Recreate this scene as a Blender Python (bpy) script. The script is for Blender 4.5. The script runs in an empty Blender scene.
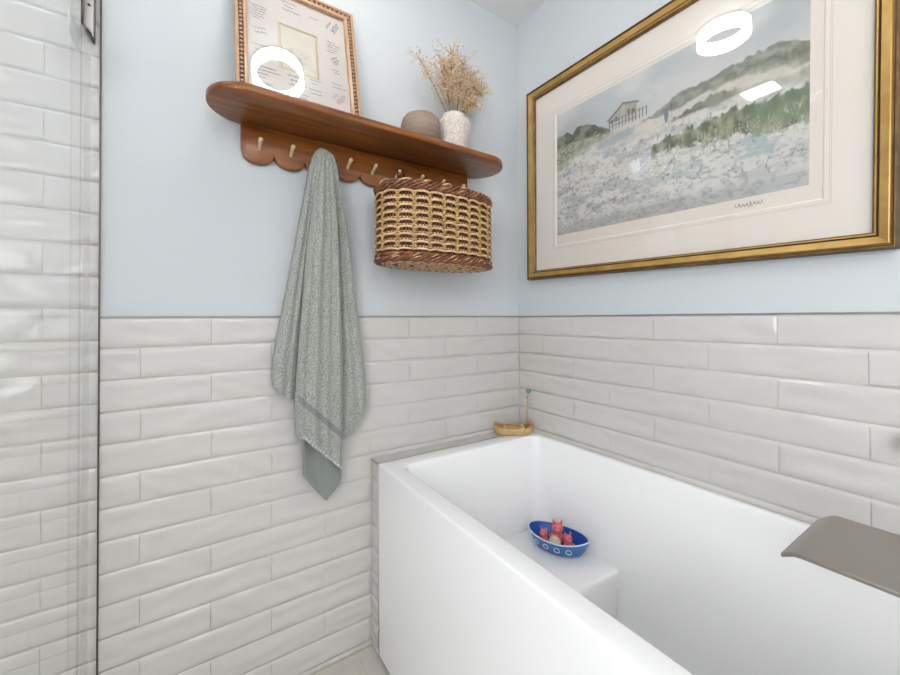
import bpy, bmesh, math, random
import numpy as np
from mathutils import Vector, Matrix, noise as mnoise

random.seed(7)
rng = np.random.default_rng(7)
PI = math.pi
S = bpy.context.scene
C = S.collection

# ------------------------------------------------------------------ camera
F_PX, YAW, PITCH, ROLL = 386.2, 0.58117, 0.01122, -0.004185
CAM = Vector((-1.16481, -1.23092, 1.08791))
cam_d = bpy.data.cameras.new('camera'); cam = bpy.data.objects.new('camera', cam_d); C.objects.link(cam)
cam_d.sensor_width = 36; cam_d.lens = F_PX / 900 * 36; cam_d.shift_y = -23.05 / 900; cam_d.clip_start = 0.02
fwd = Vector((math.sin(YAW) * math.cos(PITCH), math.cos(YAW) * math.cos(PITCH), math.sin(PITCH)))
rgt = Vector((math.cos(YAW), -math.sin(YAW), 0)); upv = rgt.cross(fwd)
r2 = rgt * math.cos(ROLL) + upv * math.sin(ROLL); u2 = -rgt * math.sin(ROLL) + upv * math.cos(ROLL)
M = Matrix((r2, u2, -fwd)).transposed().to_4x4(); M.translation = CAM
cam.matrix_world = M
S.camera = cam

# ------------------------------------------------------------------ light and exposure
LAMP_E = 19.0        # ring shade
PANEL_E = 12.0       # cool square light over the shower
FILL_E = 23.0      # added fill globes, unseen behind the camera
S.view_settings.view_transform = 'Standard'; S.view_settings.look = 'None'
S.view_settings.gamma = 1.0; S.view_settings.use_curve_mapping = False
S.view_settings.exposure = 0.38
w = bpy.data.worlds.new('world'); S.world = w; w.use_nodes = True
w.node_tree.nodes['Background'].inputs[0].default_value = (0.97, 0.985, 1, 1)
w.node_tree.nodes['Background'].inputs[1].default_value = 6.4   # sky fill through the window added in the left wall

# ------------------------------------------------------------------ materials
def mat(name, col, rough=0.5, metal=0.0, spec=0.5, coat=0.0, sheen=0.0, sub=0.0):
    m = bpy.data.materials.new(name); m.use_nodes = True
    b = m.node_tree.nodes['Principled BSDF']
    b.inputs['Base Color'].default_value = (*col, 1); b.inputs['Roughness'].default_value = rough
    b.inputs['Metallic'].default_value = metal; b.inputs['Specular IOR Level'].default_value = spec
    b.inputs['Coat Weight'].default_value = coat; b.inputs['Sheen Weight'].default_value = sheen
    return m

def nodes(m): return m.node_tree.nodes, m.node_tree.links, m.node_tree.nodes['Principled BSDF']

def coords(m, scale=(1, 1, 1)):
    n, l, b = nodes(m)
    tc = n.new('ShaderNodeTexCoord'); mp = n.new('ShaderNodeMapping'); mp.inputs['Scale'].default_value = scale
    l.new(tc.outputs['Object'], mp.inputs['Vector']); return mp.outputs[0]

def vary(m, c1, c2, scale=5, detail=4, stretch=(1, 1, 1), lo=.3, hi=.7, rough=.55):
    n, l, b = nodes(m); t = n.new('ShaderNodeTexNoise'); t.inputs['Scale'].default_value = scale
    t.inputs['Detail'].default_value = detail; t.inputs['Roughness'].default_value = rough
    l.new(coords(m, stretch), t.inputs['Vector'])
    r = n.new('ShaderNodeValToRGB'); r.color_ramp.elements[0].position = lo; r.color_ramp.elements[1].position = hi
    r.color_ramp.elements[0].color = (*c1, 1); r.color_ramp.elements[1].color = (*c2, 1)
    l.new(t.outputs['Fac'], r.inputs['Fac']); l.new(r.outputs['Color'], b.inputs['Base Color']); return m

def bump(m, scale, strength=.3, dist=.001, detail=3, stretch=(1, 1, 1)):
    n, l, b = nodes(m); t = n.new('ShaderNodeTexNoise'); t.inputs['Scale'].default_value = scale
    t.inputs['Detail'].default_value = detail; l.new(coords(m, stretch), t.inputs['Vector'])
    bp = n.new('ShaderNodeBump'); bp.inputs['Strength'].default_value = strength; bp.inputs['Distance'].default_value = dist
    l.new(t.outputs['Fac'], bp.inputs['Height']); l.new(bp.outputs[0], b.inputs['Normal']); return m

def emit(name, col, s):
    m = bpy.data.materials.new(name); m.use_nodes = True; n = m.node_tree.nodes; n.clear()
    e = n.new('ShaderNodeEmission'); e.inputs[0].default_value = (*col, 1); e.inputs[1].default_value = s
    o = n.new('ShaderNodeOutputMaterial'); m.node_tree.links.new(e.outputs[0], o.inputs[0]); return m

def pane_mat(name, tint=(1, 1, 1), f0=.04, gain=1.0):
    """clear pane: transparent with a Schlick reflection on both faces"""
    m = bpy.data.materials.new(name); m.use_nodes = True; n = m.node_tree.nodes; l = m.node_tree.links; n.clear()
    g = n.new('ShaderNodeNewGeometry'); d = n.new('ShaderNodeVectorMath'); d.operation = 'DOT_PRODUCT'
    l.new(g.outputs['Normal'], d.inputs[0]); l.new(g.outputs['Incoming'], d.inputs[1])
    def mth(op, a, bb=None):
        k = n.new('ShaderNodeMath'); k.operation = op
        for i, v in enumerate((a, bb)):
            if v is None: continue
            if isinstance(v, (int, float)): k.inputs[i].default_value = v
            else: l.new(v, k.inputs[i])
        return k.outputs[0]
    c = mth('ABSOLUTE', d.outputs['Value']); k = mth('POWER', mth('SUBTRACT', 1.0, c), 5.0)
    f = mth('MULTIPLY', mth('ADD', mth('MULTIPLY', k, 1 - f0), f0), gain)
    t = n.new('ShaderNodeBsdfTransparent'); t.inputs[0].default_value = (*tint, 1)
    gl = n.new('ShaderNodeBsdfGlossy'); gl.inputs['Roughness'].default_value = 0.0; gl.inputs[0].default_value = (1, 1, 1, 1)
    mx = n.new('ShaderNodeMixShader'); l.new(f, mx.inputs[0]); l.new(t.outputs[0], mx.inputs[1]); l.new(gl.outputs[0], mx.inputs[2])
    o = n.new('ShaderNodeOutputMaterial'); l.new(mx.outputs[0], o.inputs[0]); return m

def attr_mat(name, rough=.8):
    m = mat(name, (1, 1, 1), rough, spec=.2); n, l, b = nodes(m)
    a = n.new('ShaderNodeAttribute'); a.attribute_name = 'paint'; l.new(a.outputs['Color'], b.inputs['Base Color']); return m

MAT = {}
MAT['paint'] = bump(mat('pale_blue_paint', (.575, .605, .622), .6, spec=.3), 260, .12, .0006)
MAT['ceil'] = bump(mat('ceiling_white', (.80, .80, .80), .9), 180, .5, .001)
MAT['rear'] = mat('rear_paint', (.72, .75, .78), .7)
MAT['tile'] = vary(mat('glazed_tile', (.60, .58, .56), .17, spec=.5), (.575, .555, .53), (.61, .59, .565), 3)
MAT['grout'] = mat('grout', (.56, .54, .515), .7)
MAT['floor'] = vary(mat('floor_tile', (.6, .56, .5), .45), (.50, .465, .42), (.64, .60, .54), 9, 6)
MAT['floorgrout'] = mat('floor_grout', (.62, .58, .50), .9)
MAT['tub'] = mat('white_acrylic', (.92, .92, .92), .16, spec=.5, coat=.2)
MAT['darktrim'] = mat('dark_trim', (.10, .095, .085), .35, .8)
MAT['greytrim'] = mat('grey_trim', (.36, .37, .37), .35, .8)
MAT['nickel'] = bump(mat('brushed_nickel', (.40, .37, .33), .30, 1.0), 60, .12, .0006, 2, (1, 14, 14))
MAT['black'] = mat('black_metal', (.012, .011, .010), .35, .3)
MAT['steel'] = mat('hinge_steel', (.38, .36, .34), .45, 1.0)
MAT['glass'] = pane_mat('shower_glass', (.99, .992, .988), .04, .55)
MAT['pic_glass'] = pane_mat('picture_glass', (.99, .99, .99), .036, 1.0)
MAT['seal'] = mat('clear_seal', (.72, .71, .68), .3); MAT['seal'].node_tree.nodes['Principled BSDF'].inputs['Alpha'].default_value = .16
def wood(name, c1, c2, rough=.35, st=(1.2, 14, 14), sc=4):
    m = mat(name, c1, rough, spec=.5, coat=.15); vary(m, c1, c2, sc, 8, st, .3, .72); return m
MAT['wood'] = wood('stained_wood', (.11, .032, .005), (.34, .112, .017))
MAT['peg'] = mat('pale_peg', (.70, .54, .34), .4)
MAT['oak'] = wood('frame_wood', (.40, .235, .12), (.50, .31, .175), .45, (8, 8, 1.5), 8)
MAT['bead'] = mat('dark_bead', (.40, .24, .17), .22, coat=.6)
MAT['beadgap'] = mat('rope_channel', (.015, .007, .005), .5)
MAT['gold'] = vary(mat('gilt', (.50, .30, .08), .38, .45, coat=.1), (.40, .235, .06), (.55, .35, .11), 22, 6)
MAT['bronze'] = vary(mat('antique_bronze', (.16, .085, .028), .38, .45), (.12, .06, .02), (.24, .135, .045), 30, 4)
MAT['darkedge'] = mat('frame_edge', (.03, .018, .010), .5)
MAT['mat'] = mat('mat_board', (.73, .68, .62), .9, spec=.1)
MAT['bevel'] = mat('mat_bevel', (.84, .82, .77), .9, spec=.1)
MAT['paper'] = mat('print_paper', (.72, .66, .59), .9, spec=.1)
MAT['line'] = mat('pencil_line', (.46, .39, .33), .9)
MAT['ink'] = mat('ink', (.05, .045, .055), .9)
MAT['inkred'] = mat('rust_ink', (.30, .13, .10), .9)
MAT['creamlit'] = mat('signing_mat', (.58, .54, .51), .9, spec=.1)
MAT['gildline'] = mat('inner_gilt', (.50, .41, .22), .6)
MAT['print'] = attr_mat('print_paint')
MAT['etch'] = attr_mat('etching_paint')
MAT['stone'] = bump(vary(mat('speckled_stoneware', (.6, .55, .5), .75), (.52, .455, .395), (.69, .625, .56), 110, 8, lo=.38, hi=.6), 120, .6, .001)
MAT['bowl'] = bump(vary(mat('turned_bowl', (.3, .24, .19), .7), (.21, .155, .115), (.32, .245, .19), 9, 5, (1, 1, 9)), 120, .3, .001, 3, (1, 1, 5))
MAT['twig'] = mat('dry_twig', (.30, .185, .11), .8)
MAT['twigd'] = mat('grey_twig', (.20, .165, .15), .8)
MAT['blossom'] = vary(mat('dried_blossom', (.6, .43, .28), .9), (.58, .36, .18), (.90, .73, .51), 60)
MAT['cane'] = vary(mat('pale_cane', (.6, .42, .24), .5), (.50, .30, .14), (.82, .57, .34), 45, 3)
MAT['olive'] = vary(mat('olive_cane', (.46, .30, .09), .5), (.30, .17, .045), (.60, .39, .13), 70, 2)
MAT['brown'] = vary(mat('brown_wicker', (.13, .055, .03), .45), (.07, .020, .010), (.34, .13, .06), 60, 3)
MAT['core'] = mat('basket_core', (.085, .040, .018), .7)
MAT['terry'] = bump(vary(mat('terry', (.33, .36, .33), .95, spec=.1, sheen=.4), (.21, .225, .20), (.53, .545, .50), 260, 3, lo=.34, hi=.66), 420, 1.0, .003, 3)
MAT['terryband'] = bump(mat('terry_band', (.24, .26, .245), .85, spec=.15, sheen=.3), 700, .3, .0006)
MAT['stitch'] = mat('hem_thread', (.60, .61, .57), .9)
MAT['blue'] = mat('blue_plastic', (.055, .20, .52), .3)
MAT['bluein'] = mat('deep_blue_plastic', (.010, .075, .42), .35)
MAT['rimwhite'] = mat('pale_rim', (.70, .78, .86), .35)
MAT['pink'] = mat('pink_rubber', (.74, .18, .19), .4)
MAT['red'] = mat('red_rubber', (.38, .035, .03), .4)
MAT['shell'] = vary(mat('cream_shell', (.6, .52, .4), .5), (.42, .36, .28), (.70, .62, .49), 90)
MAT['tanrub'] = mat('tan_rubber', (.55, .36, .17), .5)
MAT['eye'] = mat('toy_eye', (.02, .02, .02), .3)
MAT['toywood'] = wood('toy_wood', (.46, .29, .12), (.62, .42, .20), .55, (4, 14, 14), 9)
MAT['toydark'] = wood('toy_wood_dark', (.36, .17, .05), (.50, .26, .09), .5, (4, 14, 14), 9)
MAT['teal'] = mat('teal_ball', (.10, .22, .20), .4)
MAT['white'] = mat('white_enamel', (.8, .8, .79), .5)
MAT['plate'] = mat('lamp_plate', (.12, .12, .118), .6)
MAT['lampE'] = emit('lit_shade', (1, .965, .93), LAMP_E)
MAT['panelE'] = emit('lit_panel', (.72, .86, 1), PANEL_E)
MAT['fillE'] = emit('fill_globe', (1, .97, .94), FILL_E)

# ------------------------------------------------------------------ mesh helpers
class MB:
    def __init__(s): s.v = []; s.f = []; s.mi = []; s.n = 0
    def add(s, v, f, mi=0):
        v = np.asarray(v, float).reshape(-1, 3); s.v.append(v)
        for q in f: s.f.append(tuple(int(i) + s.n for i in q)); s.mi.append(mi)
        s.n += len(v); return s
    def box(s, a, b, mi=0):
        x0, y0, z0 = a; x1, y1, z1 = b
        v = [(x0, y0, z0), (x1, y0, z0), (x1, y1, z0), (x0, y1, z0), (x0, y0, z1), (x1, y0, z1), (x1, y1, z1), (x0, y1, z1)]
        return s.add(v, [(0, 3, 2, 1), (4, 5, 6, 7), (0, 1, 5, 4), (1, 2, 6, 5), (2, 3, 7, 6), (3, 0, 4, 7)], mi)
    def grid(s, P, mi=0, closeu=False, closev=False):
        P = np.asarray(P, float); a, b = P.shape[:2]; f = []
        for i in range(a if closeu else a - 1):
            for j in range(b if closev else b - 1):
                i2 = (i + 1) % a; j2 = (j + 1) % b
                f.append((i * b + j, i2 * b + j, i2 * b + j2, i * b + j2))
        return s.add(P.reshape(-1, 3), f, mi)
    def tube(s, pts, r, k=6, mi=0, caps=True, closed=False):
        pts = np.asarray(pts, float); n = len(pts); r = np.broadcast_to(np.asarray(r, float), (n,))
        if closed: t = np.roll(pts, -1, 0) - np.roll(pts, 1, 0)
        else: t = np.gradient(pts, axis=0)
        t /= np.linalg.norm(t, axis=1)[:, None] + 1e-12
        up = np.array([0, 0, 1.]) if abs(t[0][2]) < .9 else np.array([1., 0, 0])
        P = np.zeros((n, k, 3)); a = np.arange(k) * 2 * PI / k
        for i in range(n):
            u = up - t[i] * (up @ t[i]); u /= np.linalg.norm(u) + 1e-12; up = u; wv = np.cross(t[i], u)
            P[i] = pts[i] + r[i] * (np.cos(a)[:, None] * u + np.sin(a)[:, None] * wv)
        base = s.n; s.grid(P, mi, closeu=closed, closev=True)
        if caps and not closed:
            s.f.append(tuple(base + j for j in range(k))); s.mi.append(mi)
            s.f.append(tuple(base + (n - 1) * k + j for j in reversed(range(k)))); s.mi.append(mi)
        return s
    def lathe(s, prof, k=32, c=(0, 0, 0), mi=0, sx=1, sy=1):
        a = np.arange(k) * 2 * PI / k
        P = np.array([[(c[0] + r * math.cos(t) * sx, c[1] + r * math.sin(t) * sy, c[2] + z) for t in a] for r, z in prof])
        return s.grid(P, mi, closev=True)
    def ball(s, c, r, k=12, mi=0, M=None):
        r = np.broadcast_to(np.asarray(r, float), (3,)); h = max(4, k // 2)
        ph = np.linspace(0, PI, h + 1); a = np.arange(k) * 2 * PI / k
        P = np.array([[(math.sin(p) * math.cos(t), math.sin(p) * math.sin(t), -math.cos(p)) for t in a] for p in ph]) * r
        if M is not None: P = P @ np.asarray(M).T
        return s.grid(P + np.asarray(c, float), mi, closev=True)
    def prism(s, pts, y0, y1, mi=0):
        """outline in (x, z) extruded along y"""
        n = len(pts); v = [(p[0], y0, p[1]) for p in pts] + [(p[0], y1, p[1]) for p in pts]
        f = [tuple(range(n)), tuple(reversed(range(n, 2 * n)))] + [(i, i + n, (i + 1) % n + n, (i + 1) % n) for i in range(n)]
        return s.add(v, f, mi)
    def slab(s, pts, z0, z1, mi=0):
        n = len(pts); v = [(p[0], p[1], z0) for p in pts] + [(p[0], p[1], z1) for p in pts]
        f = [tuple(reversed(range(n))), tuple(range(n, 2 * n))] + [(i, (i + 1) % n, (i + 1) % n + n, i + n) for i in range(n)]
        return s.add(v, f, mi)
    def ring(s, rects, mis=None):
        """mitred moulding: rects = list of (x0, x1, z0, z1, y)"""
        for i in range(len(rects) - 1):
            A, B = rects[i], rects[i + 1]; mi = mis[i] if mis else 0
            ca = [(A[0], A[4], A[2]), (A[1], A[4], A[2]), (A[1], A[4], A[3]), (A[0], A[4], A[3])]
            cb = [(B[0], B[4], B[2]), (B[1], B[4], B[2]), (B[1], B[4], B[3]), (B[0], B[4], B[3])]
            s.add(ca + cb, [(j, (j + 1) % 4, (j + 1) % 4 + 4, j + 4) for j in range(4)], mi)
        return s
    def build(s, name, mats, parent=None, smooth=False, bevel=0, seg=2, weld=True, colors=None):
        me = bpy.data.meshes.new(name)
        V = np.concatenate(s.v); me.from_pydata(V.tolist(), [], s.f)
        mats = mats if isinstance(mats, (list, tuple)) else [mats]
        for m in mats: me.materials.append(MAT[m] if isinstance(m, str) else m)
        me.polygons.foreach_set('material_index', s.mi)
        if colors is not None:
            ca = me.color_attributes.new('paint', 'FLOAT_COLOR', 'POINT')
            ca.data.foreach_set('color', np.concatenate([colors, np.ones((len(colors), 1))], 1).ravel())
        bm = bmesh.new(); bm.from_mesh(me)
        if weld: bmesh.ops.remove_doubles(bm, verts=bm.verts, dist=1e-6)
        bmesh.ops.recalc_face_normals(bm, faces=bm.faces)
        if bevel:
            es = [e for e in bm.edges if len(e.link_faces) == 2 and e.calc_face_angle(0) > .6]
            bmesh.ops.bevel(bm, geom=es, offset=bevel, segments=seg, profile=.5, affect='EDGES', clamp_overlap=True)
        bm.to_mesh(me); bm.free()
        if smooth:
            me.polygons.foreach_set('use_smooth', [True] * len(me.polygons))
            if smooth != 'all': me.set_sharp_from_angle(angle=math.radians(40))
        elif bevel:
            me.polygons.foreach_set('use_smooth', [True] * len(me.polygons)); me.set_sharp_from_angle(angle=math.radians(35))
        o = bpy.data.objects.new(name, me); C.objects.link(o)
        if parent: o.parent = parent
        return o

def tag(o, label=None, cat=None, group=None, kind=None):
    if label: o['label'] = label
    if cat: o['category'] = cat
    if group: o['group'] = group
    if kind: o['kind'] = kind
    return o

def thing(name, label, cat, loc=(0, 0, 0), rot=None, group=None):
    o = bpy.data.objects.new(name, None); o.empty_display_size = .05; C.objects.link(o); o.location = loc
    if rot is not None: o.rotation_euler = rot
    return tag(o, label, cat, group)

def copy_tree(o, parent=None):
    c = o.copy(); C.objects.link(c); c.parent = parent
    for ch in list(o.children): copy_tree(ch, c)
    return c

def nz(x, y, z=0.): return mnoise.noise(Vector((x, y, z)))

# ------------------------------------------------------------------ tiled surfaces
H, TL = .077, .3007
DADO = 1.0965
def tile_panel(mb, mapf, u0, u1, rows, joint, seed=0, grout=.0026, fine=True, vg=.0009):
    """rows = [(z0, z1, k)]; joint(k) gives one joint position; tiles are relief grids with soft edges"""
    for z0, z1, k in rows:
        j = joint(k); n0 = math.floor((u0 - j) / TL)
        while True:
            a = j + n0 * TL; b = a + TL; n0 += 1
            if a >= u1 - .004: break
            if b <= u0 + .004: continue
            a2, b2 = max(a, u0), min(b, u1)
            ga = vg / 2 if a > u0 else 0; gb = vg / 2 if b < u1 else 0
            ua, ub = a2 + ga, b2 - gb; za, zb = z0 + grout / 2, z1 - grout / 2
            if ub - ua < .01 or zb - za < .006: 
                continue
            e = [0, .001, .0028, .0048, .0070]
            nu = max(3, int((ub - ua) / (.018 if fine else .04))); nv = 5 if fine else 3
            us = [ua + t for t in e] + list(np.linspace(ua + .0070, ub - .0070, nu + 2)[1:-1]) + [ub - t for t in reversed(e)]
            vs = [za + t for t in e] + list(np.linspace(za + .0070, zb - .0070, nv + 2)[1:-1]) + [zb - t for t in reversed(e)] if zb - za > .02 else [za, za + .001, (za + zb) / 2, zb - .001, zb]
            ru, rv = random.uniform(-1, 1) * .0007, random.uniform(-1, 1) * .0005
            sd = random.random() * 40; ang = random.uniform(-.5, .5)
            P = np.zeros((len(us), len(vs), 3))
            for i, uu in enumerate(us):
                for q, vv in enumerate(vs):
                    du = min(uu - ua, ub - uu); dv = min(vv - za, zb - vv); d = min(du, dv)
                    hh = -max(.0031 * max(0, 1 - dv / .0075) ** 1.35, .00045 * max(0, 1 - du / .0045) ** 1.6)
                    cu = (uu - ua) * 1.0; cv = vv - za
                    p = cu * math.cos(ang) + cv * math.sin(ang); qv = -cu * math.sin(ang) + cv * math.cos(ang)
                    wv = nz(p * 14, qv * 38, sd) * .0044 + nz(p * 30, qv * 70, sd + 5) * .0005
                    fade = min(1, d / .010)
                    hh += wv * fade + ru * (cu / (ub - ua) - .5) + rv * (cv / (zb - za) - .5)
                    P[i, q] = mapf(uu, vv, max(hh, -.0030))
            mb.grid(P)

back = lambda u, v, h: (u, -h, v)
right = lambda u, v, h: (-h, u, v)          # u = world y
rows_w = [(DADO - (k + 1) * H, DADO - k * H, k) for k in range(14)] + [(0.0, DADO - 14 * H, 14)]
X0, X1 = -1.3572, 0.0

m = MB(); tile_panel(m, back, X0, X1, rows_w, lambda k: -1.281 + (.15035 if k % 2 == 0 else 0))
m.box((X0, .0031, 0), (X1, .0052, DADO), 1)
o = m.build('wall_back', ['tile', 'grout'], smooth='all'); tag(o, 'white glazed tile wainscot behind the tub and the towel', kind='structure')

SR, SB = .0756, 1.116
rows_s = [(max(0, SB + k * SR), min(2.36, SB + (k + 1) * SR), k) for k in range(-15, 17) if SB + (k + 1) * SR > .01 and SB + k * SR < 2.35]
m = MB(); tile_panel(m, back, -2.2, -1.3605, rows_s, lambda k: -1.455 + (0 if k % 2 else .15035))
m.box((-2.2, .0031, 0), (-1.3605, .0052, 2.36), 1)
o = m.build('wall_shower', ['tile', 'grout'], smooth='all'); tag(o, 'white tiled wall of the shower behind the glass', kind='structure')

m = MB(); tile_panel(m, right, -1.6, -.0, rows_w, lambda k: -.2853 + (0 if k % 2 == 0 else .15035))
m.box((.0031, -1.6, 0), (.0052, 0, DADO), 1)
o = m.build('wall_right', ['tile', 'grout'], smooth='all'); tag(o, 'white glazed tile wainscot along the tub', kind='structure')

def struct(name, mb, mt, **k):
    o = mb.build(name, mt, **k); o['kind'] = 'structure'; return o
struct('wall_back_paint', MB().box((-1.3575, .0035, DADO), (.06, .06, 2.36)), 'paint')
struct('wall_back_core', MB().box((-2.26, .0053, 0), (.06, .06, DADO)), 'grout')
struct('wall_shower_core', MB().box((-2.26, .0053, DADO), (-1.358, .06, 2.36)), 'grout')
struct('wall_right_paint', MB().box((.0035, -2.75, DADO), (.06, .0035, 2.36)), 'paint')
struct('wall_right_core', MB().box((.0053, -2.75, 0), (.06, .0053, DADO)), 'grout')
struct('wall_rear', MB().box((-2.26, -2.81, 0), (.06, -2.75, 2.36)), 'rear')
WY0, WY1, WZ0, WZ1 = -2.62, -1.32, .80, 2.08  # opening for the added fill window
struct('wall_left', MB().box((-2.26, -2.75, 0), (-2.2, WY0, 2.36)).box((-2.26, WY1, 0), (-2.2, .0022, 2.36)).box((-2.26, WY0, 0), (-2.2, WY1, WZ0)).box((-2.26, WY0, WZ1), (-2.2, WY1, 2.36)), 'rear')
m = MB()
for a, b, c, d in ((WY0, WY0 + .04, WZ0, WZ1), (WY1 - .04, WY1, WZ0, WZ1), (WY0 + .04, WY1 - .04, WZ0, WZ0 + .04), (WY0 + .04, WY1 - .04, WZ1 - .04, WZ1), ((WY0 + WY1) / 2 - .018, (WY0 + WY1) / 2 + .018, WZ0 + .04, WZ1 - .04)): m.box((-2.25, a, c), (-2.195, b, d))
struct('fill_window_1', m, 'white')  # unseen window, added to let in fill light
pl_ = bpy.data.lights.new('fill_portal', 'AREA'); pl_.shape = 'RECTANGLE'; pl_.size = WZ1 - WZ0; pl_.size_y = WY1 - WY0; pl_.cycles.is_portal = True  # guides the sky fill through the added opening
po = bpy.data.objects.new('fill_portal', pl_); C.objects.link(po); po.location = (-2.255, (WY0 + WY1) / 2, (WZ0 + WZ1) / 2); po.rotation_euler = (0, -PI / 2, 0)
struct('wall_front', MB().box((-.68, -1.70, 0), (.0, -1.60, .90)), 'rear')
struct('ceiling', MB().box((-2.26, -2.81, 2.36), (.06, .06, 2.42)), 'ceil')
# floor: square tiles with grout
m = MB(); m.box((-2.26, -2.81, -.06), (.06, .06, -.002), 1)
fx = -.7265; gx = fx
us = [fx - .45 * i for i in range(0, 5)]
vs = [-.018 - .45 * i for i in range(0, 7)]
for i in range(len(us) - 1):
    for j in range(len(vs)):
        y1 = vs[j] - .0015 if j else -.018; y0 = (vs[j + 1] if j + 1 < len(vs) else -2.75) + .0015
        if y0 < -2.75: y0 = -2.75
        if y1 - y0 < .02: continue
        m.box((max(-2.2, us[i + 1]) + .0015, y0, -.03), (us[i] - .0015, y1, 0))
for j in range(len(vs)):
    y1 = vs[j] - .0015 if j else -.018; y0 = max(-2.75, (vs[j + 1] if j + 1 < len(vs) else -2.75) + .0015)
    if y1 - y0 > .02: m.box((fx + .0015, y0, -.03), (fx + .06, y1, 0)); 
o = m.build('floor', ['floor', 'floorgrout'], bevel=0); tag(o, 'beige stone look floor tiles with pale grout', kind='structure')

# metal edge strips
struct('trim_1', MB().box((-1.3602, -.0026, 0), (-1.3575, .01, 2.36)), 'darktrim')
struct('trim_2', MB().box((-1.3580, -.0030, DADO - .0005), (0, .01, DADO + .0022)), 'greytrim')
struct('trim_3', MB().box((-.0030, -1.6, DADO - .0005), (.01, 0, DADO + .0022)), 'greytrim')
# tiled ledge between tub and wall
m = MB(); m.box((-.672, -.0545, 0), (-.0045, -.0035, .620), 1)
side = lambda u, v, h: (-.6748 - h, u, v)
tile_panel(m, side, -.0545, -.003, [(DADO - (k + 1) * H, min(.6205, DADO - k * H), k) for k in range(6, 14)] + [(0, .0185, 14)], lambda k: -.2)
top = lambda u, v, h: (u, v, .6232 + h)
nx = 0
xs = [-.6748 + .077 * i for i in range(9)] + [-.004]
for i in range(9):
    a, b = xs[i] + .001, xs[i + 1] - .001
    P = np.zeros((8, 6, 3))
    for p, uu in enumerate(np.linspace(a, b, 8)):
        for q, vv in enumerate(np.linspace(-.0545, -.0035, 6)):
            e = min(uu - a, b - uu); P[p, q] = top(uu, vv, -.001 * (e < .001) + nz(uu * 30, vv * 30, 3) * .0006)
    m.grid(P)
o = m.build('wall_ledge', ['tile', 'grout'], smooth='all'); tag(o, 'narrow tiled ledge between the tub and the wall', kind='structure')
struct('trim_4', MB().box((-.6768, -.0545, .6185), (-.6750, -.0035, .6245)), 'greytrim')

# ------------------------------------------------------------------ bathtub
def rrect(x0, x1, y0, y1, r, k=8):
    pts = []
    for cx, cy, a0 in ((x1 - r, y1 - r, 0), (x0 + r, y1 - r, PI / 2), (x0 + r, y0 + r, PI), (x1 - r, y0 + r, 1.5 * PI)):
        for i in range(k + 1):
            a = a0 + PI / 2 * i / k; pts.append((cx + r * math.cos(a), cy + r * math.sin(a)))
    return pts
TZ = .6225
tub = thing('bathtub', 'white rectangular soaking tub with a flat front panel under the gilt-framed picture', 'bathtub', (-.34, -.83, 0))
def loc(P, o=tub): return [(x - o.location.x, y - o.location.y, z - o.location.z) for x, y, z in P]
m = MB()
OX0, OX1, OY0, OY1 = -.672, -.004, -1.585, -.057
IX0, IX1, IY0, IY1 = -.6195, -.030, -1.50, -.119
levels = []
def lv(z, d, r, xs=0): levels.append(loc([(x, y, z) for x, y in rrect(IX0 + d, IX1 - d * .55 - xs, IY0 + d, IY1 - d * 1.3, r)]))
outer = lambda z, d, r: loc([(x, y, z) for x, y in rrect(OX0 + d, OX1 - d, OY0 + d, OY1 - d, r)])
levels += [outer(0.012, .0, .004), outer(TZ - .006, 0, .004), outer(TZ - .003, .0008, .004), outer(TZ - .0008, .003, .005), outer(TZ, .006, .007)]
lv(TZ, -.004, .044); lv(TZ - .001, -.001, .041); lv(TZ - .005, .002, .038); lv(TZ - .02, .0045, .038); lv(TZ - .15, .018, .045); lv(.30, .046, .06); lv(.20, .058, .07); lv(.155, .072, .08); lv(.135, .10, .09); lv(.128, .15, .08)
m.grid(np.array(levels), closev=True)
n = len(levels[0]); m.f.append(tuple(m.n - n + i for i in range(n))); m.mi.append(0)
m.build('tub_shell', 'tub', tub, smooth=True)
# moulded seat at the back end
m = MB(); sp = rrect(IX0 + .02, IX1 - .006, -.500, IY1 - .03, .012, 4)
prof = [(0.10, 0), (.285, 0), (.294, .002), (.299, .007), (.3005, .014)]
LV = []
for z, d in prof: LV.append(loc([(x, y, z) for x, y in rrect(IX0 + .02 + d, IX1 - .006 - d, -.500 + d, IY1 - .03 - d, .014, 4)]))
m.grid(np.array(LV), closev=True); n = len(LV[0]); m.f.append(tuple(m.n - n + i for i in range(n))); m.mi.append(0)
m.build('seat', 'tub', tub, smooth=True)

# ------------------------------------------------------------------ shower glass
gd = thing('shower_glass_panel', 'frameless clear glass shower panel at the left edge beside the tiled wall', 'shower panel', (-1.380, -.5, 0))
MB().box((-.004, -.46, .015), (.004, .492, 2.12)).build('pane', 'glass', gd)
MB().box((.0042, .432, .015), (.0052, .4965, 1.74)).build('seal_strip', 'seal', gd)
m = MB(); m.prism([(-.0055, 1.775), (.0105, 1.748), (.0130, 1.748), (.0130, 2.02), (-.0055, 2.02)], .470, .4965)
hb = m.build('hinge', 'steel', gd, bevel=.001)
m = MB(); m.prism([(-.0075, 1.772), (-.0045, 1.772), (-.0045, 2.02), (-.0075, 2.02)], .462, .4965); m.add(*(lambda P: (P, [(0,1,2,3),(4,7,6,5),(0,4,5,1),(1,5,6,2),(2,6,7,3),(3,7,4,0)]))([(-.0075,.462,1.778),(-.0075,.4965,1.778),(.0105,.4965,1.751),(.0105,.462,1.751),(-.0075,.462,1.770),(-.0075,.4965,1.770),(.0105,.4965,1.743),(.0105,.462,1.743)]))
m.build('hinge_gasket', 'black', hb)
for z in (1.79, 1.85, 1.96): MB().tube([(.005, .474, z + .03), (.005, .4685, z + .03)], .0028, 12).build('screw', 'black', hb)
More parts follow.
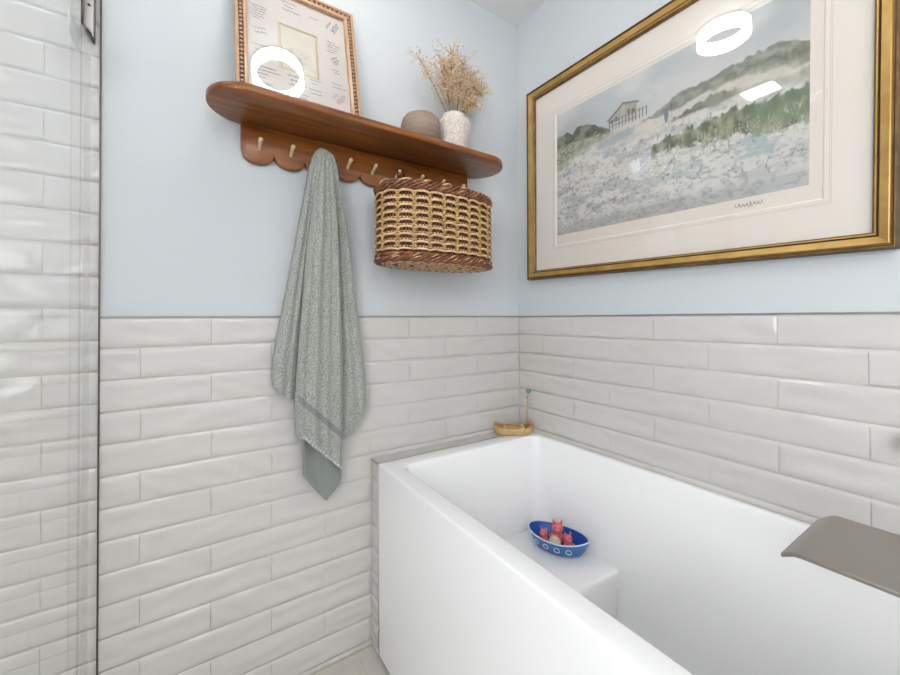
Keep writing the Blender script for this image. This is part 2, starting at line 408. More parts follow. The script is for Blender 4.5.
m = MB(); m.box((-.0056, .350, 1.680), (-.0045, .430, 1.730)); m.build('hinge_reflection', 'white', gd, bevel=.0004)  # white plate standing in for the hinge's mirror image in the glass

# ------------------------------------------------------------------ tub spout and valve
sp_ = thing('tub_spout', 'wide flat brushed nickel waterfall spout reaching over the tub', 'tub filler', (-.337, -1.603, .745))
m = MB(); W = .098
path = [(.002, 0), (.562, 0), (.568, -.0004), (.574, -.002), (.580, -.006), (.590, -.0135)]
rowsT = []; rowsB = []
for i, (yy, zz) in enumerate(path):
    ww = W - (.010 if i == 5 else .004 if i == 4 else .001 if i == 3 else 0)
    xs_ = np.array([-ww, -ww + .001, -ww * .5, 0, ww * .5, ww - .001, ww]); dz = np.array([-.002, 0, 0, 0, 0, 0, -.002])
    rowsT.append([(x, yy, zz + d) for x, d in zip(xs_, dz)]); rowsB.append([(x, yy - .001, zz - .0055) for x in xs_])
T = np.array(rowsT); B = np.array(rowsB); loop = np.concatenate([T, B[:, ::-1]], 1)
m.grid(loop, closev=True); k = loop.shape[1]
m.f.append(tuple(range(k))); m.mi.append(0); m.f.append(tuple(m.n - 1 - i for i in range(k))); m.mi.append(0)
m.build('spout_plate', 'nickel', sp_, smooth=True)
m = MB().box((-.105, .0005, -.03), (.105, .008, .025)); m.build('wall_plate', 'nickel', sp_, bevel=.002)
vv = thing('diverter_knob', 'brushed metal knob on the right wall at the edge of the frame', 'tap', (-.0005, -1.0985, .8475))
MB().lathe([(0, 0), (.0185, 0), (.0185, .003), (.0175, .0045), (0, .0045)], 28).build('escutcheon', 'nickel', vv, smooth=True).rotation_euler = (0, -PI / 2, 0)
MB().lathe([(0, .004), (.0165, .004), (.0165, .034), (.015, .036), (0, .036)], 28).build('knob', 'nickel', vv, smooth=True).rotation_euler = (0, -PI / 2, 0)

# ------------------------------------------------------------------ ceiling lamp, shower light and added fill globes
LX, LY = -.881, -.468
cl = thing('ceiling_lamp', 'white drum ceiling light with a glowing ring shade, mirrored in both picture panes', 'ceiling light', (LX, LY, 2.36))
MB().lathe([(0, -.0005), (.103, -.0005), (.103, -.0085), (.0, -.0085)], 48).build('mount_plate', 'plate', cl, smooth=True)
MB().lathe([(.101, -.010), (.101, -.063), (.099, -.065), (.087, -.065), (.085, -.063), (.085, -.012), (.099, -.009), (.101, -.010)], 64).build('shade', 'lampE', cl, smooth=True)
MB().lathe([(0, -.026), (.004, -.025), (.0055, -.020), (.0055, -.0125), (0, -.0125)], 16).build('finial', 'steel', cl, smooth=True)
sl = thing('shower_light', 'cool white square light panel in the shower ceiling, mirrored in the picture glass', 'ceiling light', (-1.667, -.352, 2.36))
P = rrect(-.092, .092, -.092, .092, .03, 6); MB().slab(P, -.010, -.0006).build('bezel', 'white', sl, smooth=True)
P = rrect(-.080, .080, -.080, .080, .024, 6); MB().slab(P, -.0125, -.0102).build('diffuser', 'panelE', sl, smooth=True)
vl = thing('fill_light', 'three globe fill light added on the wall behind the camera', 'fill light', (-1.15, -2.75, 2.19))  # unseen lamp put in to brighten the room
MB().box((-.36, .0005, -.045), (.36, .025, .045)).build('back_plate', 'nickel', vl, bevel=.004)
for k in (-1, 0, 1):
    a = MB().tube([(k * .25, .024, 0), (k * .25, .075, 0)], .012, 12).build('arm', 'nickel', vl, smooth=True)
    MB().ball((k * .25, .145, 0), .075, 24).build('globe', 'fillE', vl, smooth='all')

# ------------------------------------------------------------------ wooden peg shelf
SZ = 1.640; SH = 1.6605
sh = thing('peg_shelf', 'dark stained wooden wall shelf with rounded ends and a scalloped peg rail', 'shelf', (-.673, .0035, SZ))
D = .197; R = D / 2 - .001; A0, A1 = -.474, .470
pts = []
for i in range(25): a = -PI / 2 - PI * i / 24; pts.append((A0 + R + R * math.cos(a), -R - .0005 + R * math.sin(a)))
for i in range(25): a = PI / 2 - PI * i / 24; pts.append((A1 - R + R * math.cos(a), -R - .0005 + R * math.sin(a)))
m = MB(); LV = []
for z, d in ((0, .004), (.001, .0015), (.003, 0), (.0175, 0), (.0195, .0015), (.0205, .004)):
    q = []
    for i in range(25): a = -PI / 2 - PI * i / 24; q.append((A0 + R + (R - d) * math.cos(a), -R - .0005 + (R - d) * math.sin(a), z))
    for i in range(25): a = PI / 2 - PI * i / 24; q.append((A1 - R + (R - d) * math.cos(a), -R - .0005 + (R - d) * math.sin(a), z))
    LV.append(q)
m.grid(np.array(LV), closev=True); n = len(LV[0]); m.f.append(tuple(reversed(range(n)))); m.mi.append(0); m.f.append(tuple(m.n - n + i for i in range(n))); m.mi.append(0)
m.build('shelf_board', 'wood', sh, smooth=True)
# scalloped rail
NS = 9; x0 = -.389; SW = .777 / NS; pts = [(x0 + .777, -.0005), (x0, -.0005), (x0, -.068)]
for i in range(NS):
    c = x0 + SW * (i + .5)
    for j in range(0 if i == 0 else 1, 13):
        a = PI + PI * j / 12; xx = c + SW / 2 * math.cos(a); zz = -.076 + (.031) * math.sin(a)
        if i == 0 and j < 2: continue
        if i == NS - 1 and j > 10: continue
        pts.append((xx, zz))
pts.append((x0 + .777, -.068))
m = MB(); m.prism(pts, -.022, -.0005); m.build('peg_rail', 'wood', sh, bevel=.0022)
pegx = [-1.016, -.931, -.845, -.760, -.676, -.591, -.502, -.415, -.326]
for px_ in pegx:
    x = px_ + .673; a = np.array([x, -.0215, -.067]); b = np.array([x - .001, -.063, -.051])
    m = MB(); d = b - a
    ts = [0, .1, .45, .72, .88, .95, 1.0]; rs = [.0052, .0048, .0046, .0056, .0062, .0056, .003]
    m.tube([a + d * t for t in ts], rs, 12); m.build('peg', 'peg', sh, smooth=True)

# ------------------------------------------------------------------ signed picture leaning on the shelf
FW, FH = .337, .418
sf = thing('small_framed_print', 'small print in a beaded wooden frame with handwritten notes, leaning on the shelf', 'picture frame', (-.9135, -.1000, SH + .0005), (math.radians(-12.65), 0, 0))
def rc(d, y): return (-FW / 2 + d, FW / 2 - d, d, FH - d, y)
fr = MB().ring([rc(.001, -.001), rc(0, -.002), rc(0, -.016), rc(.0015, -.018), rc(.0085, -.018), rc(.0095, -.016), rc(.0095, -.013), rc(.0205, -.013), rc(.0205, -.0165), rc(.0215, -.018), rc(.0285, -.0165), rc(.030, -.014), rc(.030, -.006), rc(.030, -.001), rc(.001, -.001)],
             [0, 0, 0, 0, 0, 0, 1, 0, 0, 0, 0, 0, 0, 0]).build('frame', ['oak', 'beadgap'], sf)
m = MB()
def bead(c, ang):
    ca, sa = math.cos(ang), math.sin(ang)
    Mx = np.array([[ca, 0, -sa], [0, 1, 0], [sa, 0, ca]]); m.ball(c, (.0060, .0050, .0050), 10, M=Mx)
nb = 29
for i in range(nb):
    z = .02 + (FH - .04) * i / (nb - 1)
    for sx in (-1, 1): bead((sx * (FW / 2 - .015), -.0135, z), .35)
nb = 23
for i in range(nb):
    x = (-FW / 2 + .018) + (FW - .036) * i / (nb - 1)
    for z in (.015, FH - .015): bead((x, -.0135, z), PI / 2 + .35)
m.build('beading', 'bead', fr, smooth='all')
MB().ring([rc(.0302, -.0035), rc(.0302, -.0045), (-.056, .050, .136, .288, -.0045), (-.0555, .0495, .1365, .2875, -.0035), rc(.0302, -.0035)], [0, 0, 1, 0]).build('mat', ['creamlit', 'gildline'], sf)
def flat(name, x0, x1, z0, z1, y, mt, parent, t=.0006, **k): return MB().box((x0, y, z0), (x1, y + t, z1)).build(name, mt, parent, **k)
fl = MB()
for d in (.0035,):
    fl.ring([(-.056 - d, .050 + d, .136 - d, .288 + d, -.0048), (-.056 - d + .0016, .050 + d - .0016, .136 - d + .0016, .288 + d - .0016, -.0048)])
fl.ring([(-.055, .049, .137, .287, -.0034), (-.0505, .0445, .1415, .2825, -.0034)])
fl.build('fillet', 'gildline', sf)
# small etching of grasses
NU, NV = 56, 76
P = np.zeros((NU, NV, 3)); COL = np.zeros((NU, NV, 3))
for i in range(NU):
    for j in range(NV):
        u, v = i / (NU - 1), j / (NV - 1); P[i, j] = (-.0553 + u * .1046, -.0030, .1367 + v * .1506)
        base = np.array([.56, .52, .45]); g = nz(u * 9, v * 14, 2.) + .5 * nz(u * 30, v * 40, 6.)
        mass = max(0, 1 - ((u - .45) / .45) ** 2 - ((v - .34) / .24) ** 2)
        k = min(1, max(0, mass * 1.2 * (g + .55))); COL[i, j] = base * (1 - k) + np.array([.36, .37, .31]) * k
        if .12 < v < .2: COL[i, j] = COL[i, j] * .6 + np.array([.45, .50, .46]) * .4 * max(0, 1 - abs(v - .16) / .04 * .5)
MBt = MB().grid(P); MBt.build('etching', 'etch', sf, weld=False, colors=COL.reshape(-1, 3), smooth='all')
def scribble(mb, x, z, length, ang, amp=.0035, wd=.0014, y=-.0049, seed=0):
    r = random.Random(seed); n = max(6, int(length / .0009)); ph = 0; P = []; gap = False
    for i in range(n):
        t = i / (n - 1) * length; ph += r.uniform(.45, .95)
        a = amp * (r.uniform(.5, 1.1) if r.random() < .8 else 1.9)
        px_ = t + .0010 * math.cos(ph); pz = a * .5 * math.sin(ph)
        P.append((px_, pz))
    ca, sa = math.cos(ang), math.sin(ang)
    for i in range(n - 1):
        if r.random() < .06: continue
        (ax, az), (bx, bz) = P[i], P[i + 1]; dx, dz = bx - ax, bz - az; L = math.hypot(dx, dz) + 1e-9
        ox, oz = -dz / L * wd / 2, dx / L * wd / 2
        q = [(ax + ox, az + oz), (bx + ox, bz + oz), (bx - ox, bz - oz), (ax - ox, az - oz)]
        mb.add([(x + qx * ca - qz * sa, y, z + qx * sa + qz * ca) for qx, qz in q], [(0, 1, 2, 3)])
m = MB(); sd = 0; m2 = MB()
def note(x, z, lens, ang, gap=.011, amp=.0042, red=False):
    global sd
    for i, L in enumerate(lens):
        sd += 1; scribble(m2 if red else m, x + gap * i * math.sin(ang) + .004 * (i % 2), z - gap * i * math.cos(ang), L, ang, amp, seed=sd)
note(-.128, .372, [.045, .060, .050], .95, .013, .006)
note(-.128, .318, [.042, .036, .040, .030, .034, .018], -.02, .0085, .0032)
note(-.045, .372, [.040, .028, .050], -.02, .014, .0035)
note(.030, .352, [.030], 0, .01, .003)
note(.082, .335, [.036, .045, .040], 1.1, .012, .006)
note(.078, .288, [.030, .038, .036, .030, .026], -.02, .009, .0032)
note(.088, .222, [.026, .022, .016], .7, .008, .006)
note(.090, .190, [.024, .02], 0, .01, .003)
note(.085, .140, [.032, .042], .02, .013, .0036)
note(.085, .085, [.026, .040, .034], .8, .010, .006, True)
note(.020, .128, [.034, .02], 0, .012, .003)
note(-.125, .185, [.038, .05, .03], .1, .015, .0034)
note(-.120, .118, [.05, .058, .032, .02], .03, .0115, .0034)
note(-.04, .118, [.05, .042, .048], .1, .014, .0045)
note(-.128, .062, [.05, .04], .1, .011, .004)
note(-.035, .066, [.05, .044], 0, .011, .004)
note(.02, .095, [.035, .03], 0, .013, .003)
note(-.125, .24, [.035, .03], .2, .013, .004)
m.build('handwriting', 'ink', sf, weld=False); m2.build('handwriting', 'inkred', sf, weld=False)
flat('pane', -FW / 2 + .0302, FW / 2 - .0302, .0302, FH - .0302, -.0085, 'pic_glass', sf, .0015)
flat('backing', -FW / 2 + .004, FW / 2 - .004, .004, FH - .004, -.0008, 'darkedge', sf)

# ------------------------------------------------------------------ large gilt framed print
bp = thing('large_framed_print', 'large gilt-framed beach dune watercolour print over the tub', 'picture frame', (-.0075, -.5890, 1.613))
bp.rotation_euler = (Matrix.Rotation(-PI / 2, 3, 'Z') @ Matrix.Rotation(math.radians(1.35), 3, 'Y') @ Matrix.Rotation(math.radians(1.15), 3, 'X')).to_euler()
BW, BH = 1.006, .757
def br(d, y): return (-BW / 2 + d, BW / 2 - d, -BH / 2 + d, BH / 2 - d, y)
MB().ring([br(.002, -.0005), br(0, -.002), br(.001, -.026), br(.003, -.029), br(.0055, -.029), br(.0072, -.026), br(.0095, -.0255), br(.011, -.028), br(.0125, -.0285), br(.0255, -.0245), br(.0268, -.0215), br(.0285, -.0205), br(.030, -.023), br(.0325, -.0225), br(.036, -.018), br(.036, -.011), br(.036, -.0005), br(.002, -.0005)],
          [2, 2, 1, 1, 2, 1, 0, 0, 0, 0, 2, 1, 0, 1, 1, 1, 2]).build('frame', ['gold', 'bronze', 'darkedge'], bp)
OZ = 1.613
def yz(ya, yb, za, zb, y): return (-.5885 - ya, -.5885 - yb, za - OZ, zb - OZ, y)   # ya nearer the corner
op = yz(-.2215, -.981, 1.3575, 1.862, 0)[:4]
MB().ring([(*br(.0362, 0)[:4], -.0060), (*br(.0362, 0)[:4], -.0085), (*op, -.0085), (op[0] + .003, op[1] - .003, op[2] + .003, op[3] - .003, -.0060), (*br(.0362, 0)[:4], -.0060)], [0, 0, 1, 0]).build('mat', ['mat', 'bevel'], bp)
m = MB()
for d in (.0085, .0115):
    a, b, c, dd = op[0] - d, op[1] + d, op[2] - d, op[3] + d
    m.ring([(a, b, c, dd, -.0087), (a + .0006, b - .0006, c + .0006, dd - .0006, -.0087)])
m.build('ruled_border', 'line', bp)
flat('paper', op[0] - .01, op[1] + .01, op[2] - .01, op[3] + .01, -.0054, 'paper', bp, .0006)
# the painting
ax0, ax1, az0, az1 = yz(-.228, -.955, 1.396, 1.851, 0)[:4]
NU, NV = 420, 264
U, V = np.meshgrid(np.linspace(0, 1, NU), np.linspace(0, 1, NV), indexing='ij')
def vnoise(fx, fy, seed, oct=4, rough=.55):
    out = np.zeros_like(U); amp = 1; tot = 0
    for o_ in range(oct):
        r = np.random.default_rng(seed * 31 + o_); gx_, gy_ = int(fx * 2 ** o_) + 2, int(fy * 2 ** o_) + 2
        G = r.random((gx_ + 1, gy_ + 1)); x = U * (gx_ - 1); y = V * (gy_ - 1)
        xi = x.astype(int); yi = y.astype(int); tx = x - xi; ty = y - yi; tx = tx * tx * (3 - 2 * tx); ty = ty * ty * (3 - 2 * ty)
        out += amp * ((G[xi, yi] * (1 - tx) + G[xi + 1, yi] * tx) * (1 - ty) + (G[xi, yi + 1] * (1 - tx) + G[xi + 1, yi + 1] * tx) * ty)
        tot += amp; amp *= rough
    return out / tot
def L3(*c): return np.array(c)[None, None, :]
def mix(A, B, k): k = np.clip(k, 0, 1)[..., None]; return A * (1 - k) + B * k
def ss(x, a, b): t = np.clip((x - a) / (b - a), 0, 1); return t * t * (3 - 2 * t)
def curve(pts): return np.interp(U, [p[0] for p in pts], [p[1] for p in pts])
n1 = vnoise(4, 3, 1); n2 = vnoise(30, 22, 2, 3); n3 = vnoise(90, 70, 3, 2); n4 = vnoise(12, 30, 4, 4); n5 = vnoise(60, 14, 5, 3)
sky = mix(L3(.44, .47, .48) + 0 * U[..., None], L3(.58, .58, .56), ss(n1, .3, .7)); sky = mix(sky, L3(.33, .37, .38), ss(U, .45, 1.0) * ss(-V, -.35, 0) * .8)
sand = mix(L3(.60, .585, .55) + 0 * U[..., None], L3(.45, .46, .45), ss(n4 + .5 * (n2 - .5), .44, .62)); sand = mix(sand, L3(.31, .32, .32), ss(n3 * .6 + n2 * .4, .56, .72) * .6 * ss(V, .35, .5) * ss(-V, -.93, -.82))
sand = mix(sand, L3(.35, .36, .35), ss(V, .86, .97) * .7); sand = mix(sand, L3(.46, .47, .45), ss(U, .6, 1) * .4 * ss(V, .6, .8))
hor = curve([(0, .24), (.25, .31), (.31, .31), (.46, .345), (.52, .325), (.58, .315), (.625, .265), (.66, .267), (.72, .256), (.82, .251), (.89, .243), (.93, .228), (.966, .255), (1, .288)]) + .012 * (n2 - .5)
img = mix(sky, sand * (1.05 - .22 * ss(n3, .45, .8)[..., None]), ss(V, hor - .003, hor + .004))
img = mix(img, L3(.56, .53, .46), ss(V, .30, .33) * ss(-V, -.47, -.42) * ss(U, .28, .36) * .7)
green = mix(L3(.12, .145, .095) + 0 * U[..., None], L3(.33, .335, .235), ss(n2 * .5 + n5 * .5, .35, .68)); dgreen = mix(L3(.10, .115, .10) + 0 * U[..., None], L3(.24, .25, .19), ss(n2, .35, .7))
def band(top, bot, soft=.012, nn=.03):
    t = curve(top) + nn * (n5 - .5) * 1.4; b = curve(bot) + nn * 2 * (n2 - .5)
    return ss(V, t - soft * .5, t + soft * .5) * ss(-V, -b - soft, -b + soft)
def span(a, b, s=.02): return ss(U, a - s, a + s) * ss(-U, -b - s, -b + s)
img = mix(img, dgreen, band([(.45, .34), (.52, .322), (.62, .264), (.72, .256), (.93, .228), (1, .288)], [(.45, .345), (.52, .36), (.62, .36), (.72, .33), (.85, .31), (1, .36)]) * span(.46, 1.1) * .78)
img = mix(img, green, band([(.72, .30), (.85, .29), (1, .30)], [(.72, .31), (.85, .33), (1, .40)]) * span(.76, 1.2, .05) * .7)
img = mix(img, green, band([(.7, .38), (1, .42)], [(.7, .40), (1, .50)], .03) * span(.82, 1.2, .06) * .55)
img = mix(img, dgreen, band([(.56, .42), (.65, .385), (.74, .355), (.82, .39)], [(.56, .425), (.65, .43), (.74, .42), (.82, .41)]) * span(.585, .81) * .9)
img = mix(img, green, band([(.5, .55), (.56, .51), (.62, .50), (.80, .495), (1, .50)], [(.5, .585), (.56, .60), (.66, .635), (.80, .655), (.9, .69), (1, .68)], .014, .05) * span(.505, 1.2, .008))
img = mix(img, L3(.15, .205, .13), band([(.80, .50), (1, .50)], [(.80, .58), (1, .64)], .03, .05) * span(.84, 1.3, .04) * .7)
img = mix(img, L3(.36, .46, .46), ss(n4 + .3 * (n3 - .5), .48, .6) * span(.62, .93, .05) * ss(V, .64, .70) * ss(-V, -.82, -.76) * .7)
# left bushes
img = mix(img, dgreen, band([(0, .19), (.07, .185), (.10, .215), (.13, .175), (.19, .185), (.24, .235), (.31, .305)], [(0, .30), (.12, .285), (.2, .30), (.31, .33)], .01, .02) * span(-.2, .31, .01))
img = mix(img, mix(green, L3(.42, .42, .28), ss(n3, .4, .7)), band([(0, .28), (.12, .28), (.31, .31)], [(0, .47), (.07, .425), (.13, .37), (.22, .36), (.33, .34)], .02, .05) * span(-.2, .33, .02) * .85)
img = mix(img, L3(.30, .35, .40), band([(.22, .37), (.40, .345), (.45, .36)], [(.22, .42), (.33, .43), (.40, .41), (.45, .37)], .02, .02) * span(.24, .43, .02) * .75)
# house
def poly(pts, col, k=1.0):
    global img
    ins = np.zeros_like(U, bool); n_ = len(pts)
    for i in range(n_):
        (xa, ya), (xb, yb) = pts[i], pts[(i + 1) % n_]
        c = ((ya > V) != (yb > V)) & (U < (xb - xa) * (V - ya) / (yb - ya + 1e-12) + xa); ins ^= c
    img = mix(img, L3(*col) + 0 * U[..., None], ins * k)
poly([(.302, .225), (.375, .172), (.437, .20), (.437, .305), (.302, .285)], (.33, .31, .27))
poly([(.292, .235), (.372, .150), (.447, .187), (.447, .202), (.375, .172), (.300, .245)], (.20, .18, .16))
poly([(.365, .172), (.384, .168), (.384, .298), (.365, .294)], (.42, .40, .35), .6)
for a, b in ((.312, .24), (.335, .235), (.395, .22), (.415, .225)): poly([(a, b), (a + .013, b), (a + .013, b + .03), (a, b + .03)], (.13, .12, .12))
poly([(.30, .268), (.49, .272), (.49, .279), (.30, .276)], (.55, .52, .47)); poly([(.30, .246), (.48, .252), (.48, .256), (.30, .250)], (.20, .19, .17))
for i in range(12): a = .305 + i * .0158; poly([(a, .245), (a + .0045, .245), (a + .0045, .32), (a, .308)], (.17, .16, .14))
# walking figure, twigs, pebbles
poly([(.553, .345), (.562, .328), (.570, .345), (.572, .378), (.566, .412), (.559, .412), (.555, .38)], (.16, .20, .26)); poly([(.5595, .322), (.5645, .322), (.5645, .334), (.5595, .334)], (.22, .17, .14))
poly([(.555, .412), (.57, .412), (.53, .43), (.52, .43)], (.36, .35, .34), .7)
for i in range(190):
    u_, v_ = random.uniform(.03, .95), random.uniform(.50, .90)
    if v_ < .70 and u_ > .5: continue
    s_ = random.uniform(.0015, .005) * (2.0 if random.random() < .06 else 1); poly([(u_ - s_, v_), (u_, v_ - s_ * .9), (u_ + s_ * 1.2, v_), (u_, v_ + s_ * .8)], (.17, .175, .18), random.uniform(.5, 1))
for i in range(260):
    u_ = random.uniform(.51, .99); v_ = random.uniform(.60, .72); h_ = random.uniform(.02, .07); l_ = random.uniform(-.012, .012); c_ = random.choice([(.17, .21, .13), (.42, .43, .30), (.58, .57, .49)])
    poly([(u_, v_), (u_ + .0022, v_), (u_ + l_, v_ - h_)], c_, .8)
for u_, v_, l_ in ((.768, .89, -.004), (.82, .865, .008), (.826, .86, -.012), (.90, .895, -.02), (.979, .84, .012), (.945, .88, -.014), (.89, .86, .01), (.955, .84, .02)):
    poly([(u_, v_), (u_ + .003, v_), (u_ + l_, v_ - .085)], (.20, .19, .16), .85)
P = np.stack([ax0 + U * (ax1 - ax0), np.full_like(U, -.0058), az1 - V * (az1 - az0)], -1)
MB().grid(P).build('painting', 'print', bp, weld=False, colors=np.clip(img, 0, 1).reshape(-1, 3), smooth='all')
m = MB(); scribble(m, .222, az0 - .0185, .060, .0, .008, .0009, -.0057, 901); scribble(m, .232, az0 - .0185, .045, .05, .005, .0006, -.0057, 902)
m.build('signature', 'ink', bp, weld=False)
m = MB(); scribble(m, ax0 + .115, az0 - .016, .006, 1.2, .006, .0009, -.0057, 903); m.build('edition_mark', 'line', bp, weld=False)
flat('pane', *br(.0363, 0)[:4], -.0135, 'pic_glass', bp, .002)

# ------------------------------------------------------------------ bowl, vase, dried flowers
bw = thing('round_bowl', 'brown round turned bowl between the beaded frame and the vase', 'bowl', (-.539, -.105, SH))
MB().lathe([(0, .0005), (.036, .0005), (.048, .005), (.060, .020), (.0665, .045), (.0665, .068), (.062, .086), (.054, .0975), (.049, .100), (.046, .0985), (.052, .091), (.059, .078), (.060, .050), (.052, .024), (.03, .012), (0, .011)], 48).build('bowl_body', 'bowl', bw, smooth='all')
vs_ = thing('stoneware_vase', 'speckled cream stoneware vase holding the dried flowers', 'vase', (-.402, -.100, SH))
MB().lathe([(0, .0005), (.043, .0005), (.048, .005), (.052, .04), (.0575, .085), (.0615, .104), (.0615, .112), (.0575, .120), (.048, .127), (.0415, .133), (.040, .139), (.0415, .144), (.0405, .1455), (.037, .144), (.036, .136), (.042, .128), (.053, .11), (.050, .09), (.045, .02), (0, .012)], 48).build('vase_body', 'stone', vs_, smooth='all')
VX, VY, VZ = -.402, -.100, SH + .140
def flower(tipx, tipz, tipy, spread, nb, seed, label, group, mtl='twig', bare=False):
    r = random.Random(seed)
    base = np.array([VX + r.uniform(-.012, .012) + (tipx - VX) * .05, VY + r.uniform(-.012, .012), SH + .02])
    neck = np.array([VX + np.clip((tipx - VX) * .22, -.026, .026), VY + np.clip((tipy - VY) * .22, -.024, .024), VZ])
    tip = np.array([tipx, tipy, tipz])
    t = thing('dried_flower_stem', label, 'dried flower', tuple(base), group=group)
    Q = []
    for i in range(15):
        s_ = i / 14
        if s_ < .4: p = base + (neck - base) * (s_ / .4)
        else:
            q = (s_ - .4) / .6; p = neck + (tip - neck) * q + np.array([0, 0, 1]) * .012 * math.sin(q * PI)
        Q.append(p)
    Q = np.array(Q) - base
    st = MB().tube(Q, np.linspace(.0014, .0007, 15), 5)
    bl = MB()
    for k in range(nb):
        s_ = 1 - .42 * r.random() ** 1.4; p = Q[min(14, int(s_ * 14))]
        off = np.array([r.gauss(0, 1), r.gauss(0, .8), r.gauss(.35, .8)]) * spread * r.uniform(.4, 1)
        e = p + off * (.4 + .6 * s_)
        md = p + (e - p) * .5 + np.array([0, 0, -.004]) * r.random()
        st.tube([p, md, e], .00045, 3, caps=False)
        for c in range(r.randint(3, 5)):
            c_ = e + np.array([r.gauss(0, 1), r.gauss(0, 1), r.gauss(0, 1)]) * .006
            rr = r.uniform(.0020, .0038)
            v = np.array([(1, 0, 0), (-1, 0, 0), (0, 1, 0), (0, -1, 0), (0, 0, 1), (0, 0, -1)]) * rr * np.array([r.uniform(.6, 1.3), r.uniform(.6, 1.3), r.uniform(.5, 1.3)])
            bl.add(v + c_, [(0, 2, 4), (2, 1, 4), (1, 3, 4), (3, 0, 4), (2, 0, 5), (1, 2, 5), (3, 1, 5), (0, 3, 5)])
    st.build('stem', mtl, t, smooth='all')
    if nb: bl.build('blossom', 'blossom', t, weld=False)
GL = 'feathery tan dried flower stem in the full spray rising from the vase'
GG = 'dried flower stems in the vase'
specs = [(-.445, 2.010, -.09), (-.425, 2.040, -.115), (-.395, 2.020, -.07), (-.370, 2.015, -.12), (-.345, 2.005, -.085), (-.315, 2.000, -.11), (-.285, 1.985, -.08), (-.262, 1.955, -.10), (-.300, 1.930, -.12), (-.37, 1.965, -.11), (-.43, 1.965, -.08), (-.460, 1.955, -.11), (-.270, 1.915, -.06)]
GX = {1: 'tallest of the feathery tan dried stems rising from the vase', 7: 'tan dried stem at the far right of the spray, tip at mid height',
      12: 'tan dried stem drooping lowest on the right of the spray', 0: 'tan dried stem at the upper left edge of the dense spray'}
for i, (a, b, c) in enumerate(specs): flower(a, b, c, .026, 64, 100 + i, GX.get(i, GL), GG)
flower(-.548, 1.985, -.09, .021, 34, 301, 'tan dried flower stem leaning furthest left of the spray', GG)
flower(-.530, 1.925, -.11, .012, 12, 302, 'small dried stem drooping low on the left of the spray', GG)
flower(-.482, 1.885, -.12, .010, 0, 303, 'bare grey twig leaning left out of the vase mouth', GG, 'twigd')

# ------------------------------------------------------------------ towel
def cv(pts): 
    zs = [p[1] for p in pts][::-1]; xs = [p[0] for p in pts][::-1]
    return lambda z: np.interp(z, zs, xs)
Lf = cv([(-.858, 1.598), (-.866, 1.591), (-.880, 1.570), (-.892, 1.523), (-.903, 1.433), (-.927, 1.286), (-.959, 1.098), (-.975, 1.017), (-.985, .932), (-.985, .80)])
LC = cv([(-.856, 1.600), (-.863, 1.591), (-.866, 1.558), (-.875, 1.497), (-.883, 1.407), (-.897, 1.289), (-.911, 1.086), (-.919, .972), (-.926, .853), (-.922, .756), (-.922, .70)])
RC = cv([(-.842, 1.600), (-.840, 1.597), (-.828, 1.567), (-.819, 1.508), (-.810, 1.419), (-.801, 1.298), (-.792, 1.098), (-.787, .964), (-.787, .842), (-.788, .60)])
Rf = cv([(-.840, 1.600), (-.837, 1.598), (-.819, 1.584), (-.807, 1.541), (-.791, 1.452), (-.758, 1.302), (-.730, 1.098), (-.716, 1.007), (-.703, .909), (-.698, .821), (-.700, .60)])
TOP = 1.600
def depth(z):   # how far the towel stands off the wall
    return np.interp(z, [.5, .8, 1.1, 1.45, 1.56, 1.585, 1.600], [.040, .048, .056, .072, .078, .070, .056])
def panel(mb, xl, xr, bot, ridges, d0, zt=TOP, nu=40, dz=.0045, edge=.012, mi=0, thick=.006, seed=0):
    """hanging fold: xl, xr are edge curves over z, bot(u) the hem height, ridges [(u, width, amp)]"""
    nv = int((zt - .5) / dz); F = np.zeros((nu, nv, 3)); Bk = np.zeros((nu, nv, 3))
    for i in range(nu):
        u = i / (nu - 1); zb = bot(u)
        for j in range(nv):
            t = j / (nv - 1); z = zt + (zb - zt) * t
            x = xl(z) + (xr(z) - xl(z)) * u
            op_ = min(1, (zt - z) / .25)
            y = depth(z) + d0 * op_
            for (c, wd_, am) in ridges: y += am * (.25 + .75 * op_) * math.exp(-((u - c) / wd_) ** 2)
            y -= edge * (.25 + .75 * op_) * (max(0, 1 - u / .10) ** 2 + max(0, 1 - (1 - u) / .10) ** 2)
            y += .0045 * op_ * nz(u * 3 + seed, z * 5, 1) + .0008 * nz(x * 260, z * 260, 2)
            x += .0010 * nz(z * 90, u * 3, 7 + seed)
            F[i, j] = (x, -y, z); Bk[i, j] = (x, -y + thick, z)
    top_ = np.concatenate([F, Bk[::-1]], 0)
    mb.grid(top_, mi, closeu=True)
    # close hem and top
    for jj in (0, nv - 1):
        strip = np.stack([F[:, jj], Bk[:, jj]], 1); mb.grid(strip, mi)
    return F
tw = MB()
bL = lambda u: np.interp(u, [0, .06, .5, .9, 1], [.925, .893, .869, .853, .856])
bC = lambda u: np.interp(u, [0, .16, 1], [.752, .738, .622])
bR = lambda u: np.interp(u, [0, .12, .55, 1], [.700, .710, .736, .819])
Xl2 = lambda z: LC(z) + .006
Xr2 = lambda z: RC(z) - .008
panel(tw, Lf, Xl2, bL, [(.30, .22, .018), (.72, .14, .010)], -.014, nu=30, seed=3, thick=.014)
panel(tw, Xr2, Rf, bR, [(.36, .16, .014), (.76, .13, .012)], -.014, nu=30, seed=9, thick=.014)
FC = panel(tw, LC, RC, bC, [(.10, .08, .012), (.34, .12, .020), (.62, .07, .012), (.86, .08, .017)], .010, nu=64, seed=5, thick=.012)
body = tw
twl = thing('hand_towel', 'grey-green terry towel hanging in folds from the third peg from the left', 'towel', (0, 0, 0))
body.build('towel_body', 'terry', twl, smooth='all')
